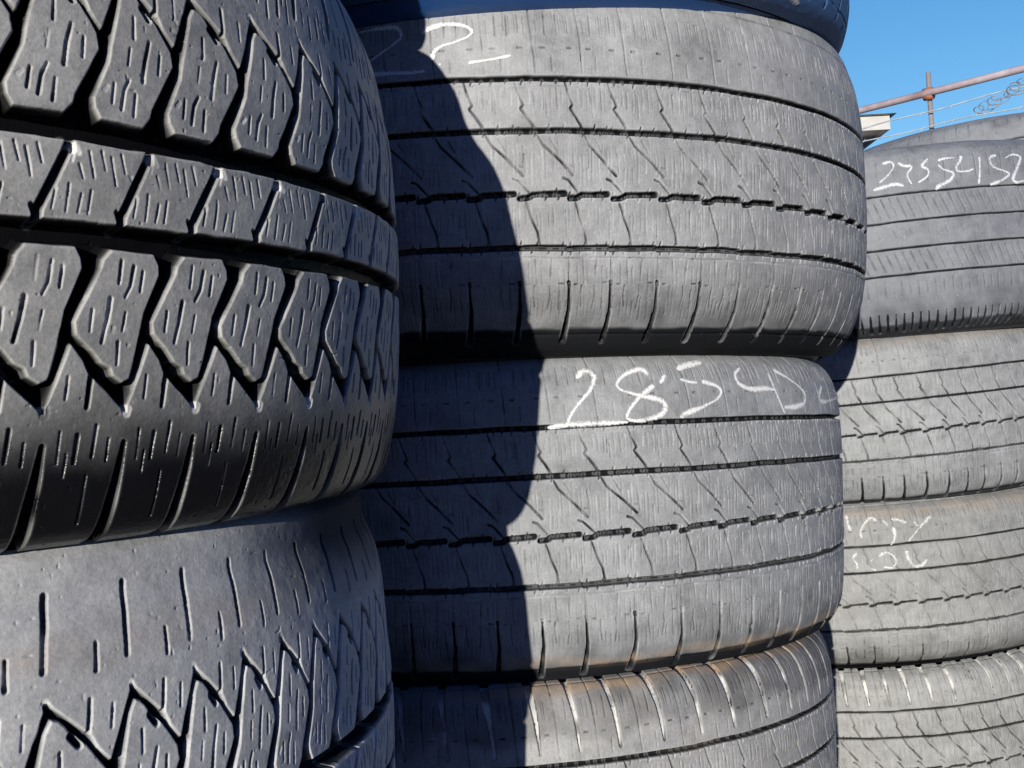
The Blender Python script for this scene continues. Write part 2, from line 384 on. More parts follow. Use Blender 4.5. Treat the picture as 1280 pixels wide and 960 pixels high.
def tyre(name, label, group, cxy, tilt, mid, prof, cell, mat, wall, fine=(-150, -5), step=.5, coarse=4., phase=0., pitches=None,
         anchors=None, seed=1, tanband=None, ys=1., dark=None, shade=None, clean_shade=None, top=None, bottom=None, wear=1., bead=.60):
    """prof: (height, radius) points of the outer profile from the lower tread edge to the upper one (heights from the eye).
    mid: height of the middle of the tread.  fine: angles over which the tread is cut finely.  top/bottom: heights of the contact faces."""
    hs = [p[0] for p in prof]
    base = bottom if bottom is not None else hs[0] - .012
    root = bpy.data.objects.new(name, None)
    root.empty_display_size = .1
    COL.objects.link(root)
    a = Vector((tilt[0], tilt[1], 1)).normalized()
    rotm = Vector((0, 0, 1)).rotation_difference(a)
    o = Vector((cxy[0], cxy[1], EYE)) + a * base        # the thing's origin is at its base, on its axis
    root.location = o
    root.rotation_mode = 'QUATERNION'; root.rotation_quaternion = rotm
    tag(root, label, 'tyre', group)
    # profile, evenly spaced by arc length
    H = np.linspace(hs[0], hs[-1], 1500)
    Rr = pchip(H, hs, [p[1] for p in prof])
    s = np.concatenate([[0], np.cumsum(np.hypot(np.diff(H), np.diff(Rr)))])
    nv = int(s[-1] * 1000 / step) + 1
    si = np.linspace(0, s[-1], nv)
    h = np.interp(si, s, H); r = np.interp(si, s, Rr)
    smid = np.interp(mid, H, s)
    y = (si - smid) * 1000. / ys
    dh = np.gradient(h, si); dr = np.gradient(r, si)
    nr, nh = dh, -dr                                     # outward normal of the profile
    Rm = r.max()
    df = step / 1000 / Rm
    f0, f1 = R(fine[0]), R(fine[1])
    nf = max(2, int((f1 - f0) / df)); nc = max(8, int((2 * math.pi - (f1 - f0)) / (coarse / 1000 / Rm)))
    th = np.concatenate([np.linspace(f0, f1, nf, endpoint=False), np.linspace(f1, f0 + 2 * math.pi, nc, endpoint=False)])
    n_p = pitches or round(2 * math.pi * Rm * 1000 / cell.p / ys)
    deg = np.degrees(th)
    if anchors:                                          # angles at which pitch 0, 1, 2 ... start (real treads vary their pitch)
        ax = np.array(anchors); av = np.arange(len(ax))
        lo = av[0] + (deg - ax[0]) * n_p / 360.; hi = av[-1] + (deg - ax[-1]) * n_p / 360.
        pi_ = np.where(deg < ax[0], lo, np.where(deg > ax[-1], hi, np.interp(deg, ax, av)))
    else:
        pi_ = deg * n_p / 360. + phase + .10 * np.sin(deg * .11 + seed) + .05 * np.sin(deg * .31)
    PI_, Y = np.meshgrid(pi_, y, indexing='ij')
    TH = th[:, None]
    X = TH * Rm * 1000 + 0 * Y
    # wavy placing so that no two pitches are cut alike
    jx = .009 * vnoise(X / 37, Y / 21, seed + 5)
    jy = .5 * vnoise(X / 29, Y / 33, seed + 6)
    D, du = cell.sample(PI_ + jx, Y + jy)
    w = 1 + .30 * vnoise(X / 60, Y / 45, seed)           # uneven wear
    D = D * np.where(D < 3, np.clip(w + .75 * vnoise(X / 9, Y / 9, seed + 2), .05, 1.5), 1) * wear
    du = du * np.where(D < 3, np.clip(.7 + 1.1 * vnoise(X / 12, Y / 10, seed + 13), 0, 1.3), 1)
    lump = .45 * vnoise(X / 55, Y / 30, seed + 1) + .16 * vnoise(X / 9, Y / 8, seed + 3) + .07 * vnoise(X / 3.1, Y / 3.3, seed + 4)
    # little chips along edges
    chip = np.clip(vnoise(X / 5., Y / 5., seed + 7) - .45, 0, 1) * 4. * (D > .4) * (D < 6) + np.clip(vnoise(X / 3.2, Y / 2.6, seed + 17) - .86, 0, 1) * 4.
    dep = (D + lump * .8 + chip) / 1000.
    rr = r[None, :] - nr[None, :] * dep
    hh = h[None, :] - nh[None, :] * dep
    V = np.stack([rr * np.cos(TH), rr * np.sin(TH), hh - base], -1)
    cav = np.clip(D / 3.2, 0, 1)
    tcv = np.stack([X / 1000 + seed, Y / 1000, 0 * X], -1)
    att = {'cav': cav, 'dust': np.clip(du * (1 + .5 * vnoise(X / 11, Y / 11, seed + 8)), 0, 2), 'tc': tcv}
    tn = np.zeros_like(X)
    if tanband:
        y0, wd, amt = tanband
        tn = amt * smooth01(1 - np.abs(Y - y0 + 6 * vnoise(X / 40, Y / 40, seed + 11)) / wd) * (1.0 + .6 * vnoise(X / 16, Y / 10, seed + 9))
    att['tan'] = tn
    dk = np.zeros_like(X)
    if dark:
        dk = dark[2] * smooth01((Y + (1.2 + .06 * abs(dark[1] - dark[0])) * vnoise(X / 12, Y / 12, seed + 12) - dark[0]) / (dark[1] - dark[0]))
    if clean_shade:      # shade past the sunlit side, painted in as bare dark rubber
        dk = np.maximum(dk, smooth01((np.degrees(TH) - clean_shade[0]) / (clean_shade[1] - clean_shade[0])) * smooth01((Y + 4 * vnoise(X / 14, Y / 12, seed + 16) - clean_shade[2]) / (clean_shade[3] - clean_shade[2])) * .95)
    if shade:  # shade on the shoulders, painted into the tread colour
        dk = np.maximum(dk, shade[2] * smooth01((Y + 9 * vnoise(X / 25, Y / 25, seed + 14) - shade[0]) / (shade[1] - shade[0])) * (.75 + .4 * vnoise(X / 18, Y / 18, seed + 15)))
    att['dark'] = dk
    grid_mesh('tread', V, True, att, mat, root)
    # sidewalls and liner
    tt = top if top is not None else hs[-1] + .012
    thl = np.linspace(0, 2 * math.pi, 160, endpoint=False)[:, None]
    for sgn, (hh0, r0), cont in ((1, prof[-1], tt), (-1, prof[0], base)):
        bd = Rm * bead
        prev = prof[-2] if sgn > 0 else prof[1]
        pts = [(hh0 - sgn * .0005, r0 - .0035), (hh0 + (cont - hh0) * .55, r0 - .010 - abs(cont - hh0) * .35), (cont - sgn * .001, r0 - .030 - abs(cont - hh0) * .5), (cont, r0 - .052), (cont - sgn * .002, r0 - .07), (cont - sgn * .012, (r0 + bd) / 2 - .01),
               (cont - sgn * .032, bd + .020), (cont - sgn * .040, bd + .012), (cont - sgn * .042, bd + .002), (cont - sgn * .048, bd), (cont - sgn * .058, bd + .004), (cont - sgn * .060, bd + .014)]
        pp = np.array(pts); k = np.arange(len(pp)); kk = np.linspace(0, len(pp) - 1, 96)
        ph = np.interp(kk, k, pp[:, 0]); pr = np.interp(kk, k, pp[:, 1])
        ph = np.convolve(np.pad(ph, 3, mode='edge'), np.ones(7) / 7, 'valid'); pr = np.convolve(np.pad(pr, 3, mode='edge'), np.ones(7) / 7, 'valid')
        ph[0], pr[0] = pts[0]
        ring = .0011 * (np.sin(kk * 9) > .75) * (kk > 4.2) * (kk < 6)
        ph = ph + sgn * ring
        W = np.stack([pr[None, :] * np.cos(thl), pr[None, :] * np.sin(thl), ph[None, :] - base + 0 * thl], -1)
        grid_mesh('sidewall', W, True, None, wall, root, flip=sgn < 0)
    kk = np.linspace(0, 1, 24)
    lh = (tt - .060) + (base - tt + .120) * kk
    lr = Rm * bead + .014 + (Rm - .024 - Rm * bead - .014) * np.sin(np.pi * kk) ** .45
    W = np.stack([lr[None, :] * np.cos(thl), lr[None, :] * np.sin(thl), lh[None, :] - base + 0 * thl], -1)
    grid_mesh('inner_liner', W, True, None, wall, root)
    root_info[root.name] = (h, r, base, Rm, nr, nh, smid, si)
    return root
root_info = {}

def chalk(root, strokes, mat, width=.0045, lift=.0006):
    """strokes: lists of (angle in degrees, height from the eye) drawn on a tyre's tread"""
    h, r, base, Rm, nr, nh, smid, si = root_info[root.name]
    VV, FF, AC, TC = [], [], [], []
    rs = random.Random(len(strokes) * 7 + 3)
    for st in strokes:
        P = [(R(a) * Rm, z) for a, z in st]
        # Catmull-Rom through the points
        Q = [P[0]] + P + [P[-1]]
        L = []
        for i in range(1, len(Q) - 2):
            d = math.dist(Q[i], Q[i + 1]); n = max(2, int(d / .0015))
            for k in range(n):
                t = k / n
                L.append(tuple(.5 * (2 * Q[i][j] + (Q[i + 1][j] - Q[i - 1][j]) * t + (2 * Q[i - 1][j] - 5 * Q[i][j] + 4 * Q[i + 1][j] - Q[i + 2][j]) * t * t
                                     + (3 * Q[i][j] - Q[i - 1][j] - 3 * Q[i + 1][j] + Q[i + 2][j]) * t ** 3) for j in (0, 1)))
        L.append(P[-1])
        b0 = len(VV)
        ph = rs.random() * 9
        for i, p in enumerate(L):
            q0, q1 = L[max(0, i - 1)], L[min(len(L) - 1, i + 1)]
            tx, ty = q1[0] - q0[0], q1[1] - q0[1]; l = math.hypot(tx, ty) or 1
            nx, ny = -ty / l, tx / l
            w = width * (.8 + .3 * math.sin(i * .11 + ph) + .15 * rs.random()) * min(1, .45 + i / 4, .45 + (len(L) - 1 - i) / 4)
            for k in (-1, -.5, 0, .5, 1):
                x, z = p[0] + nx * w * .5 * k, p[1] + ny * w * .5 * k
                rad = float(np.interp(z, h, r)) + lift
                th = x / Rm
                VV.append((rad * math.cos(th), rad * math.sin(th), z - base)); AC.append(abs(k)); TC.append((x, z, 0.))
        for i in range(len(L) - 1):
            for k in range(4):
                a = b0 + i * 5 + k
                FF.append((a, a + 1, a + 6, a + 5))
    o = poly_mesh('chalk_writing', VV, FF, mat, root, True)
    at = o.data.attributes.new('across', 'FLOAT', 'POINT'); at.data.foreach_set('value', AC)
    at = o.data.attributes.new('tc', 'FLOAT_VECTOR', 'POINT'); at.data.foreach_set('vector', np.array(TC, dtype=np.float32).reshape(-1))
    return o

# ------------------------------------------------------------------ materials in use
M_LUG = rubber('dusty_lug_rubber', (.40, .395, .375), (.006, .006, .007), 1, streak=.04, bump=.35, gloss=.27, dkr=.0)
M_LUG2 = rubber('dusty_lug_rubber_pale', (.56, .56, .545), (.007, .012, .022), 2, streak=.04, bump=.32, gloss=.40)
M_ROAD1 = rubber('dusty_road_rubber', (.39, .395, .40), (.012, .013, .015), 3, streak=.16)
M_ROAD2 = rubber('dusty_road_rubber_grey', (.37, .38, .385), (.012, .013, .015), 4, streak=.16)
M_ROAD3 = rubber('dusty_road_rubber_sandy', (.40, .40, .395), (.014, .014, .015), 5, streak=.14, tan=.10)
M_R1 = rubber('worn_ribbed_rubber', (.25, .265, .29), (.014, .015, .018), 6, streak=.14)
M_R2 = rubber('worn_grey_rubber', (.35, .36, .365), (.014, .015, .017), 7, streak=.12)
M_R3 = rubber('worn_sandy_rubber', (.345, .35, .34), (.016, .016, .016), 8, streak=.10, tan=.06)
M_R4 = rubber('worn_pale_rubber', (.365, .37, .355), (.018, .018, .018), 9, streak=.12, tan=.05)
M_WALL = wall_rubber('sidewall_rubber', (.014, .015, .018), .6, .10)
M_WALL_D = wall_rubber('clean_sidewall_rubber_sky_tint', (.012, .060, .20), .36, .03)  # blue of the reflected sky is put into the base colour
M_DARKTREAD = rubber('clean_tread_rubber_sky_tint', (.045, .115, .27), (.012, .04, .10), 10, streak=.3, bump=.4)  # tread dark from shade and blue from sky reflection, both in the colour
M_CHALK = chalk_mat('white_chalk', .24, (.80, .80, .79))
M_CHALK_F = chalk_mat('faded_chalk', .10, (.70, .70, .68))
M_CHALK_R = chalk_mat('thin_white_chalk', .16, (.68, .70, .74))

G_L, G_M, G_R, G_B = 'tyres in the near left stack', 'tyres in the middle stack', 'tyres in the right stack', 'tyres in the stack behind'

# ------------------------------------------------------------------ near left stack
CL = (-.414, .6365)
LT = (.013, -.027)
L1p = [(-0.0318, 0.3190), (-0.0292, 0.3255), (-0.0185, 0.3325), (0.0005, 0.3375), (0.0315, 0.3417), (0.0729, 0.3442), (0.1102, 0.3452), (0.1475, 0.3445), (0.1787, 0.3428), (0.2011, 0.3391), (0.2247, 0.3351), (0.2521, 0.3253), (0.2727, 0.312), (0.2878, 0.3050), (0.3069, 0.2995), (0.33, 0.2880), (0.340, 0.281)]
ANCH_L1 = [-68.6, -62.9, -57.2, -51.6, -46.04, -40.58, -35.15, -29.0, -22.6, -16.6, -10.8]
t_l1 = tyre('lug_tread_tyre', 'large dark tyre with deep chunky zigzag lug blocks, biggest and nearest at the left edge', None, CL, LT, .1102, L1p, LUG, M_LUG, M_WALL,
     fine=(-62, 14), step=.36, pitches=62, anchors=ANCH_L1, seed=11, top=.348, bottom=-.0290, ys=.894, dark=(-78, -130, 1.0))
L2p = [(-0.3146, 0.3083), (-0.2993, 0.3236), (-0.2727, 0.3343), (-0.2413, 0.3383), (-0.2107, 0.3392), (-0.1797, 0.3397), (-0.156, 0.3387), (-0.1207, 0.3369), (-0.0813, 0.3333), (-0.0644, 0.3285), (-0.0518, 0.3235), (-0.039, 0.3225), (-0.0335, 0.319), (-0.0312, 0.3165)]
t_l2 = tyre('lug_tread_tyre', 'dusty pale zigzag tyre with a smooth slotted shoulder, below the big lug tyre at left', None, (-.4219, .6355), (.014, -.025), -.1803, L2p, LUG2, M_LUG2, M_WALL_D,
     fine=(-62, 20), step=.45, pitches=62, anchors=[-44.75 - .9 - 5.9 * k for k in range(4, 0, -1)] + [a - .9 for a in (-44.75, -38.68, -33.3, -28.23, -23.63, -18.76, -13.87)], seed=23, clean_shade=(-31, -11, 86, 150), top=-.0275, bottom=-.322, ys=.894, tanband=(125, 18, .25))

# ------------------------------------------------------------------ middle stack
M1p = [(0.0646, 0.3697), (0.0703, 0.3845), (0.0828, 0.3959), (0.1001, 0.4055), (0.1302, 0.4146), (0.1735, 0.4191), (0.2222, 0.4208), (0.2522, 0.4204), (0.3085, 0.4181), (0.3434, 0.4136), (0.3646, 0.4075), (0.3828, 0.3979), (0.386, 0.3845), (0.388, 0.376)]
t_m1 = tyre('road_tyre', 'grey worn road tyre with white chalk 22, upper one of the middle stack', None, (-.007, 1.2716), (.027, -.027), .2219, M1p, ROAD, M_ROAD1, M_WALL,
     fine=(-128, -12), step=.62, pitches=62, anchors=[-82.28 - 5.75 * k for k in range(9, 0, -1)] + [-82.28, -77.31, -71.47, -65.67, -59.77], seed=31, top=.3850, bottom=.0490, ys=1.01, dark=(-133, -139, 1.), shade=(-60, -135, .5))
M2p = [(-0.2411, 0.345), (-0.2352, 0.3548), (-0.2114, 0.367), (-0.1764, 0.3712), (-0.1327, 0.3742), (-0.0888, 0.3768), (-0.021, 0.3788), (0.0031, 0.3773), (0.0216, 0.3729), (0.0333, 0.3665), (0.0412, 0.3567), (0.0446, 0.3469)]
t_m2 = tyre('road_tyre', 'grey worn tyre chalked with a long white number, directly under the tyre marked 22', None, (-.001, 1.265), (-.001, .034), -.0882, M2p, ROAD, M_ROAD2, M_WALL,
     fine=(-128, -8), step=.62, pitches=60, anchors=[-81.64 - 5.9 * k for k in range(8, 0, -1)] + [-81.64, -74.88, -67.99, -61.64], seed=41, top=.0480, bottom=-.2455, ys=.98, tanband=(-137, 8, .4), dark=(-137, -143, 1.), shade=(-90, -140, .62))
M3p = [(-0.5096, 0.3283), (-0.4998, 0.345), (-0.4802, 0.3553), (-0.441, 0.3597), (-0.3918, 0.3611), (-0.3628, 0.3631), (-0.3213, 0.3648), (-0.2891, 0.3641), (-0.2695, 0.3611), (-0.2568, 0.3557), (-0.2484, 0.3469), (-0.245, 0.3371)]
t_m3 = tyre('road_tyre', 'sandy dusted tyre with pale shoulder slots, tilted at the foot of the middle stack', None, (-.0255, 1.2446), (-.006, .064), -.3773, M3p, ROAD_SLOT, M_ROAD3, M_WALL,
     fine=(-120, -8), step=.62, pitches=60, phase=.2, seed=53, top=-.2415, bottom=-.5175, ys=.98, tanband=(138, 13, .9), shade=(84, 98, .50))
M0p = [(0.371, 0.372), (0.375, 0.384), (0.382, 0.393), (0.396, 0.399), (0.418, 0.403), (0.472, 0.405), (0.56, 0.405), (0.62, 0.4), (0.655, 0.388), (0.668, 0.374)]
t_m0 = tyre('road_tyre', 'dark blue-black tyre on top of the middle stack, mostly above the picture', None, (-.004, 1.222), (-.015, -.060), .535, M0p, ROAD, M_DARKTREAD, M_WALL_D,
     fine=(-128, -12), step=.8, pitches=60, phase=.6, seed=61, top=.673, bottom=.352)

# ------------------------------------------------------------------ right stack
def shp(lo, hi, rad, rd=.030, dr=.022):
    m = (lo + hi) / 2
    return [(lo, rad - dr - .008), (lo + .004, rad - dr), (lo + rd * .5, rad - dr * .42), (lo + rd, rad - dr * .18), (m - .03, rad - .001), (m, rad), (m + .03, rad - .001),
            (hi - rd, rad - dr * .18), (hi - rd * .5, rad - dr * .42), (hi - .004, rad - dr), (hi, rad - dr - .008)]
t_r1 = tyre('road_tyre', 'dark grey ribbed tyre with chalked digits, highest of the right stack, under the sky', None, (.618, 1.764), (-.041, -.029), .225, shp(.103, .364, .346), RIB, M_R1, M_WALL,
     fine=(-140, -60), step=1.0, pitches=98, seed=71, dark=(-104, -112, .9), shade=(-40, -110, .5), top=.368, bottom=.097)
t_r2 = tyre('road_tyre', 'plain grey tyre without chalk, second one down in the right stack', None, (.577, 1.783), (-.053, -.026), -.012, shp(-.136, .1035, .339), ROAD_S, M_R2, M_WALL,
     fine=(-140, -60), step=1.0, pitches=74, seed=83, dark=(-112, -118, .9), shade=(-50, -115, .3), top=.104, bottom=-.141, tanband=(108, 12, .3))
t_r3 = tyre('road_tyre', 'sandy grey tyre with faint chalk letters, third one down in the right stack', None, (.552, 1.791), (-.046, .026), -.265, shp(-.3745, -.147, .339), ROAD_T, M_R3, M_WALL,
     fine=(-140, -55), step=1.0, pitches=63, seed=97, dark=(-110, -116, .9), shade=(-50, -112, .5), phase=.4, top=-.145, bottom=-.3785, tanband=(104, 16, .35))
t_r4 = tyre('road_tyre', 'pale dusty tyre with slanting shoulder slots, lowest of the right stack in view', None, (.550, 1.791), (-.059, .013), -.4895, shp(-.612, -.3765, .339), ROAD_S_SLOT, M_R4, M_WALL,
     fine=(-140, -55), step=1.0, pitches=74, seed=101, top=-.3765, bottom=-.616)

# ------------------------------------------------------------------ tyres that carry the stacks, coarser
def support(name, label, group, cxy, lo, hi, rad, mat, seed):
    tyre(name, label, group, cxy, (0, 0), (lo + hi) / 2, shp(lo + .006, hi - .006, rad), ROAD_S, mat, M_WALL, fine=(-140, -40), step=2.4, coarse=6., pitches=74, seed=seed, top=hi - .001, bottom=lo + .001)
G = -EYE
B_TOP = .500
lv = np.linspace(G, B_TOP - .245, 7)
CB = (1.01, 2.12)
t_b = tyre('road_tyre', 'grey tyre whose rim shows above the right stack, under the fence rail', None, CB, (-.03, 0), B_TOP - .12, shp(B_TOP - .24, B_TOP, .330), RIB, M_R1, M_WALL, fine=(-150, -50), step=1.6, pitches=98, seed=111, top=B_TOP + .004, bottom=B_TOP - .244)

for k in range(6):
    support('road_tyre', 'grey tyre hidden low in the stack behind the right one', 'hidden tyres of the stack behind', CB, lv[k], lv[k + 1], .338, M_R2, 120 + k)
top_l = tyre('road_tyre', 'unseen tyre added on the near left stack for its shadow, above the picture', None, (-.425, .640), (.01, -.02), .45, shp(.3505, .55, .288, .014, .008), ROAD, M_ROAD1, M_WALL,
     fine=(-140, -40), step=2., coarse=6., pitches=62, seed=140, top=.555, bottom=.3483)  # out of view, added so its shadow falls on the middle stack
for k, (lo, hi) in enumerate(((G, -.700), (-.700, -.322))):
    support('road_tyre', 'tyre low in the near left stack, below the picture', 'lower tyres of the near left stack', (-.42, .636), lo, hi, .345, M_ROAD2, 150 + k)
for k, (lo, hi) in enumerate(((G, -.793), (-.793, -.5175))):
    support('road_tyre', 'tyre low in the middle stack, below the picture', 'lower tyres of the middle stack', (-.02, 1.25), lo, hi, .37, M_ROAD3, 160 + k)
for k, (lo, hi) in enumerate(((G, -.843), (-.843, -.616))):
    support('road_tyre', 'tyre low in the right stack, below the picture', 'lower tyres of the right stack', (.55, 1.791), lo, hi, .339, M_R4, 170 + k)

# ------------------------------------------------------------------ chalk writing (angle, height)
CHALK = {
    'M1': [[(-106.09,0.3402),(-103.91,0.3415),(-101.64,0.341),(-100.96,0.3348),(-101.26,0.3291),(-103.12,0.3205),(-105.17,0.3112),(-105.43,0.3054),(-104.05,0.302),(-102.06,0.302),(-100.11,0.3008),(-98.13,0.3015)],
        [(-98.48,0.3339),(-97.24,0.3385),(-95.61,0.3403),(-93.74,0.3384),(-92.74,0.3337),(-93.1,0.3289),(-94.59,0.3246),(-96.48,0.3205),(-97.18,0.3149),(-97.2,0.31)],
        [(-96.48,0.3066),(-96.32,0.3053)],
        [(-93.18,0.3061),(-91.44,0.3076),(-89.84,0.3092),(-88.37,0.3113)]],
    'M2': [[(-81.27,0.0208),(-80.26,0.0267),(-79.3,0.0254),(-78.86,0.0202),(-79.6,0.0101),(-81.31,-0.0017),(-82.52,-0.0116),(-82.82,-0.0176)],
        [(-85.58,-0.0208),(-82.84,-0.0192),(-80.19,-0.0195),(-77.27,-0.0193),(-74.78,-0.0192)],
        [(-71.09,0.0217),(-72.09,0.0267),(-74.19,0.0233),(-75.78,0.0153),(-75.34,0.009),(-72.68,0.0032),(-69.92,-0.0015),(-69.27,-0.0079),(-70.42,-0.015),(-72.9,-0.0185),(-74.75,-0.0169),(-74.69,-0.0108),(-73.04,0.0012),(-71.22,0.0092),(-70.66,0.0122)],
        [(-69.58,0.0137),(-68.59,0.0213)],
        [(-66.49,0.0263),(-64.73,0.0294),(-61.89,0.0324)],
        [(-66.41,0.0168),(-65.29,0.0146),(-63.74,0.0133)],
        [(-62.93,0.0143),(-60.92,0.0109),(-59.94,0.0054),(-60.88,-0.002),(-63.62,-0.009),(-66.0,-0.0135),(-67.17,-0.0168)],
        [(-55.1,0.027),(-56.61,0.0204),(-56.28,0.0117),(-54.19,0.0066),(-51.09,0.0072),(-48.86,0.006)],
        [(-49.45,0.0218),(-48.86,0.006),(-48.17,-0.0041),(-47.2,-0.017)],
        [(-47.62,0.0253),(-44.25,0.0165),(-40.84,0.0041),(-41.26,-0.0064),(-44.14,-0.0104),(-47.09,-0.0109)],
        [(-32.84,0.011),(-34.9,0.0023),(-34.59,-0.0049),(-29.17,-0.0031),(-17.31,0.0041)],
        [(-25.49,0.0088),(-17.25,0.0016),(-17.35,-0.0039),(-21.06,-0.0147)]],
    'R1': [[(-103.38,0.3392),(-101.61,0.3403),(-101.03,0.3338),(-102.26,0.3236),(-104.44,0.3133)],
        [(-105.93,0.3042),(-103.05,0.307),(-100.86,0.3087),(-99.3,0.3049)],
        [(-100.01,0.3381),(-98.87,0.333),(-97.15,0.33),(-98.27,0.3188),(-97.51,0.3062)],
        [(-93.29,0.3393),(-94.81,0.33),(-93.55,0.3224),(-94.09,0.3141),(-96.13,0.3069)],
        [(-91.13,0.3346),(-89.39,0.337),(-87.24,0.3367)],
        [(-91.21,0.3295),(-90.2,0.322),(-88.02,0.3157),(-89.03,0.306),(-91.69,0.2989),(-92.45,0.2951)],
        [(-85.61,0.3385),(-86.17,0.3311),(-87.17,0.323),(-86.83,0.3177),(-84.79,0.3167),(-83.09,0.3194)],
        [(-81.3,0.3351),(-81.59,0.318),(-82.25,0.2976)],
        [(-76.98,0.3364),(-78.67,0.3325),(-78.23,0.3212),(-75.73,0.3145),(-74.14,0.309),(-76.32,0.3008),(-79.49,0.2957)],
        [(-74.56,0.3316),(-72.55,0.3364),(-70.27,0.3327),(-71.47,0.319),(-73.23,0.3019),(-72.08,0.2973),(-70.03,0.2997)]],
    'R3': [[(-107.43,-0.1624),(-107.23,-0.1743),(-106.78,-0.1837)],
        [(-100.66,-0.1728),(-101.84,-0.1683),(-103.44,-0.1747),(-104.6,-0.1859),(-104.46,-0.1951)],
        [(-99.36,-0.1715),(-98.26,-0.1798)],
        [(-97.25,-0.1719),(-95.59,-0.1741),(-93.95,-0.1782)],
        [(-97.15,-0.183),(-96.93,-0.1935),(-97.42,-0.2023),(-98.26,-0.2071)],
        [(-92.22,-0.1779),(-91.26,-0.1843)],
        [(-88.03,-0.1726),(-89.86,-0.1806),(-92.07,-0.1922),(-94.04,-0.2041)],
        [(-105.99,-0.2147),(-106.97,-0.2215),(-106.28,-0.2296),(-106.42,-0.2373)],
        [(-102.47,-0.2233),(-103.07,-0.2269)],
        [(-103.27,-0.2372),(-101.96,-0.2404)],
        [(-101.17,-0.2213),(-99.4,-0.2169),(-97.83,-0.2228),(-97.45,-0.2308),(-98.55,-0.238),(-100.4,-0.2359)],
        [(-94.83,-0.2166),(-94.53,-0.2284),(-93.43,-0.238),(-91.7,-0.2377),(-90.35,-0.2307)]],
    'M0': [[(-52.65,0.3893),(-52.2,0.3827),(-50.96,0.3829),(-48.02,0.3814)],
        [(-47.65,0.3954),(-47.56,0.3862),(-48.03,0.3808)],
        [(-46.58,0.3809),(-44.4,0.38),(-42.01,0.3783)]],
}
chalk(t_m1, CHALK['M1'], M_CHALK, .0044)
chalk(t_m2, CHALK['M2'], M_CHALK, .0052)
chalk(t_r1, CHALK['R1'], M_CHALK_R, .0058)
chalk(t_r3, CHALK['R3'], M_CHALK_F, .0066)
chalk(t_m0, CHALK['M0'], M_CHALK_F, .0045)


# ------------------------------------------------------------------ ground, fence, building
gm = plain('packed_dirt', (.20, .175, .145), .95, .35, 3.)
g = poly_mesh('ground', [(-400, -400, 0), (400, -400, 0), (400, 400, 0), (-400, 400, 0)], [(0, 1, 2, 3)], gm)
tag(g, kind='structure')

def bar(P, Q, rad, n=10):
    P, Q = Vector(P), Vector(Q); d = (Q - P).normalized()
    u = d.orthogonal().normalized(); v = d.cross(u)
    V = [tuple(c + (u * math.cos(2 * math.pi * i / n) + v * math.sin(2 * math.pi * i / n)) * rad) for c in (P, Q) for i in range(n)]
    Fc = [(i, (i + 1) % n, n + (i + 1) % n, n + i) for i in range(n)] + [tuple(range(n))[::-1], tuple(range(n, 2 * n))]
    return V, Fc
def curve_tube(pts, rad, n=6):
    V, Fc = [], []
    for i, q in enumerate(pts):
        q = Vector(q); d = (Vector(pts[min(i + 1, len(pts) - 1)]) - Vector(pts[max(i - 1, 0)])).normalized()
        u = d.cross(Vector((.3, .2, .93))).normalized(); v = d.cross(u)
        V += [tuple(q + (u * math.cos(2 * math.pi * k / n) + v * math.sin(2 * math.pi * k / n)) * rad) for k in range(n)]
    for i in range(len(pts) - 1):
        for k in range(n): Fc.append((i * n + k, i * n + (k + 1) % n, (i + 1) * n + (k + 1) % n, (i + 1) * n + k))
    return V, Fc
def join(parts):
    V, Fc = [], []
    for v, f in parts:
        b = len(V); V += v; Fc += [tuple(i + b for i in q) for q in f]
    return V, Fc

M_RUST = plain('rusty_pipe', (.44, .30, .30), .7, .3, 6., second=(.52, .45, .48))
M_GALV = plain('galvanised_wire', (.45, .50, .52), .55, .25, 20.)
M_POST = plain('weathered_post', (.27, .24, .24), .8, .35, 9.)
fence = bpy.data.objects.new('wire_fence', None); COL.objects.link(fence); fence.location = (2.47, 7.0, 0)
tag(fence, 'wire fence with a rusty pink pipe rail on thin posts, rising behind the right tyres', 'fence')
fd = Vector((.73, -.70, 0)).normalized()
RZ = 1.98 + EYE
for a_, b_ in ((-3.2, 6.),):
    poly_mesh('rail', *bar(fd * a_ + Vector((0, 0, RZ)), fd * b_ + Vector((0, 0, RZ)), .023), M_RUST, fence, True)
for k, x in enumerate((-2.95, -1.35, .45, 2.1, 3.9, 5.7)):
    q = fd * x + Vector((.03, .045, 0))
    poly_mesh('post', *bar(q, q + Vector((0, 0, RZ + .15)), .015), M_POST, fence, True)
for k, dz in enumerate((.13, .235, .35, 1.1, 1.9, 2.6)):
    pts = []
    for i in range(93):
        x = -3.2 + i * .1
        sag = .018 * math.sin(x * 1.7 + k) + .006 * math.sin(x * 9 + k * 2)
        pts.append(tuple(fd * x + Vector((0, 0, RZ - dz + sag))))
    V, Fc = curve_tube(pts, .0045, 5)
    parts = [(V, Fc)]
    if k < 3:
        for i in range(2, 92, 2):
            q = Vector(pts[i]); parts.append(bar(q + Vector((.012, 0, .016)), q - Vector((.012, 0, .016)), .002, 4))
    poly_mesh('wire', *join(parts), M_GALV, fence, True)
q = fd * .45 + Vector((.012, .02, RZ))
poly_mesh('clamp', *bar(q - fd * .03, q + fd * .03, .040), plain('rust_red_clamp', (.45, .16, .09), .8, .3, 20.), fence, True)
rs = random.Random(5)
parts = []
for j in range(7):
    c0 = fd * (.72 + .05 * j) + Vector((0, 0, RZ - .19 + .018 * j)); pts = []
    rr_ = .03 + .025 * rs.random(); ph = rs.random() * 6
    for i in range(16):
        a_ = i * .52 + ph
        pts.append(tuple(c0 + fd * (math.cos(a_) * rr_ + i * .006) + Vector((0, .01 * math.sin(i), math.sin(a_) * rr_ * .6))))
    parts.append(curve_tube(pts, .0035, 4))
poly_mesh('barbed_wire', *join(parts), M_POST, fence, True)

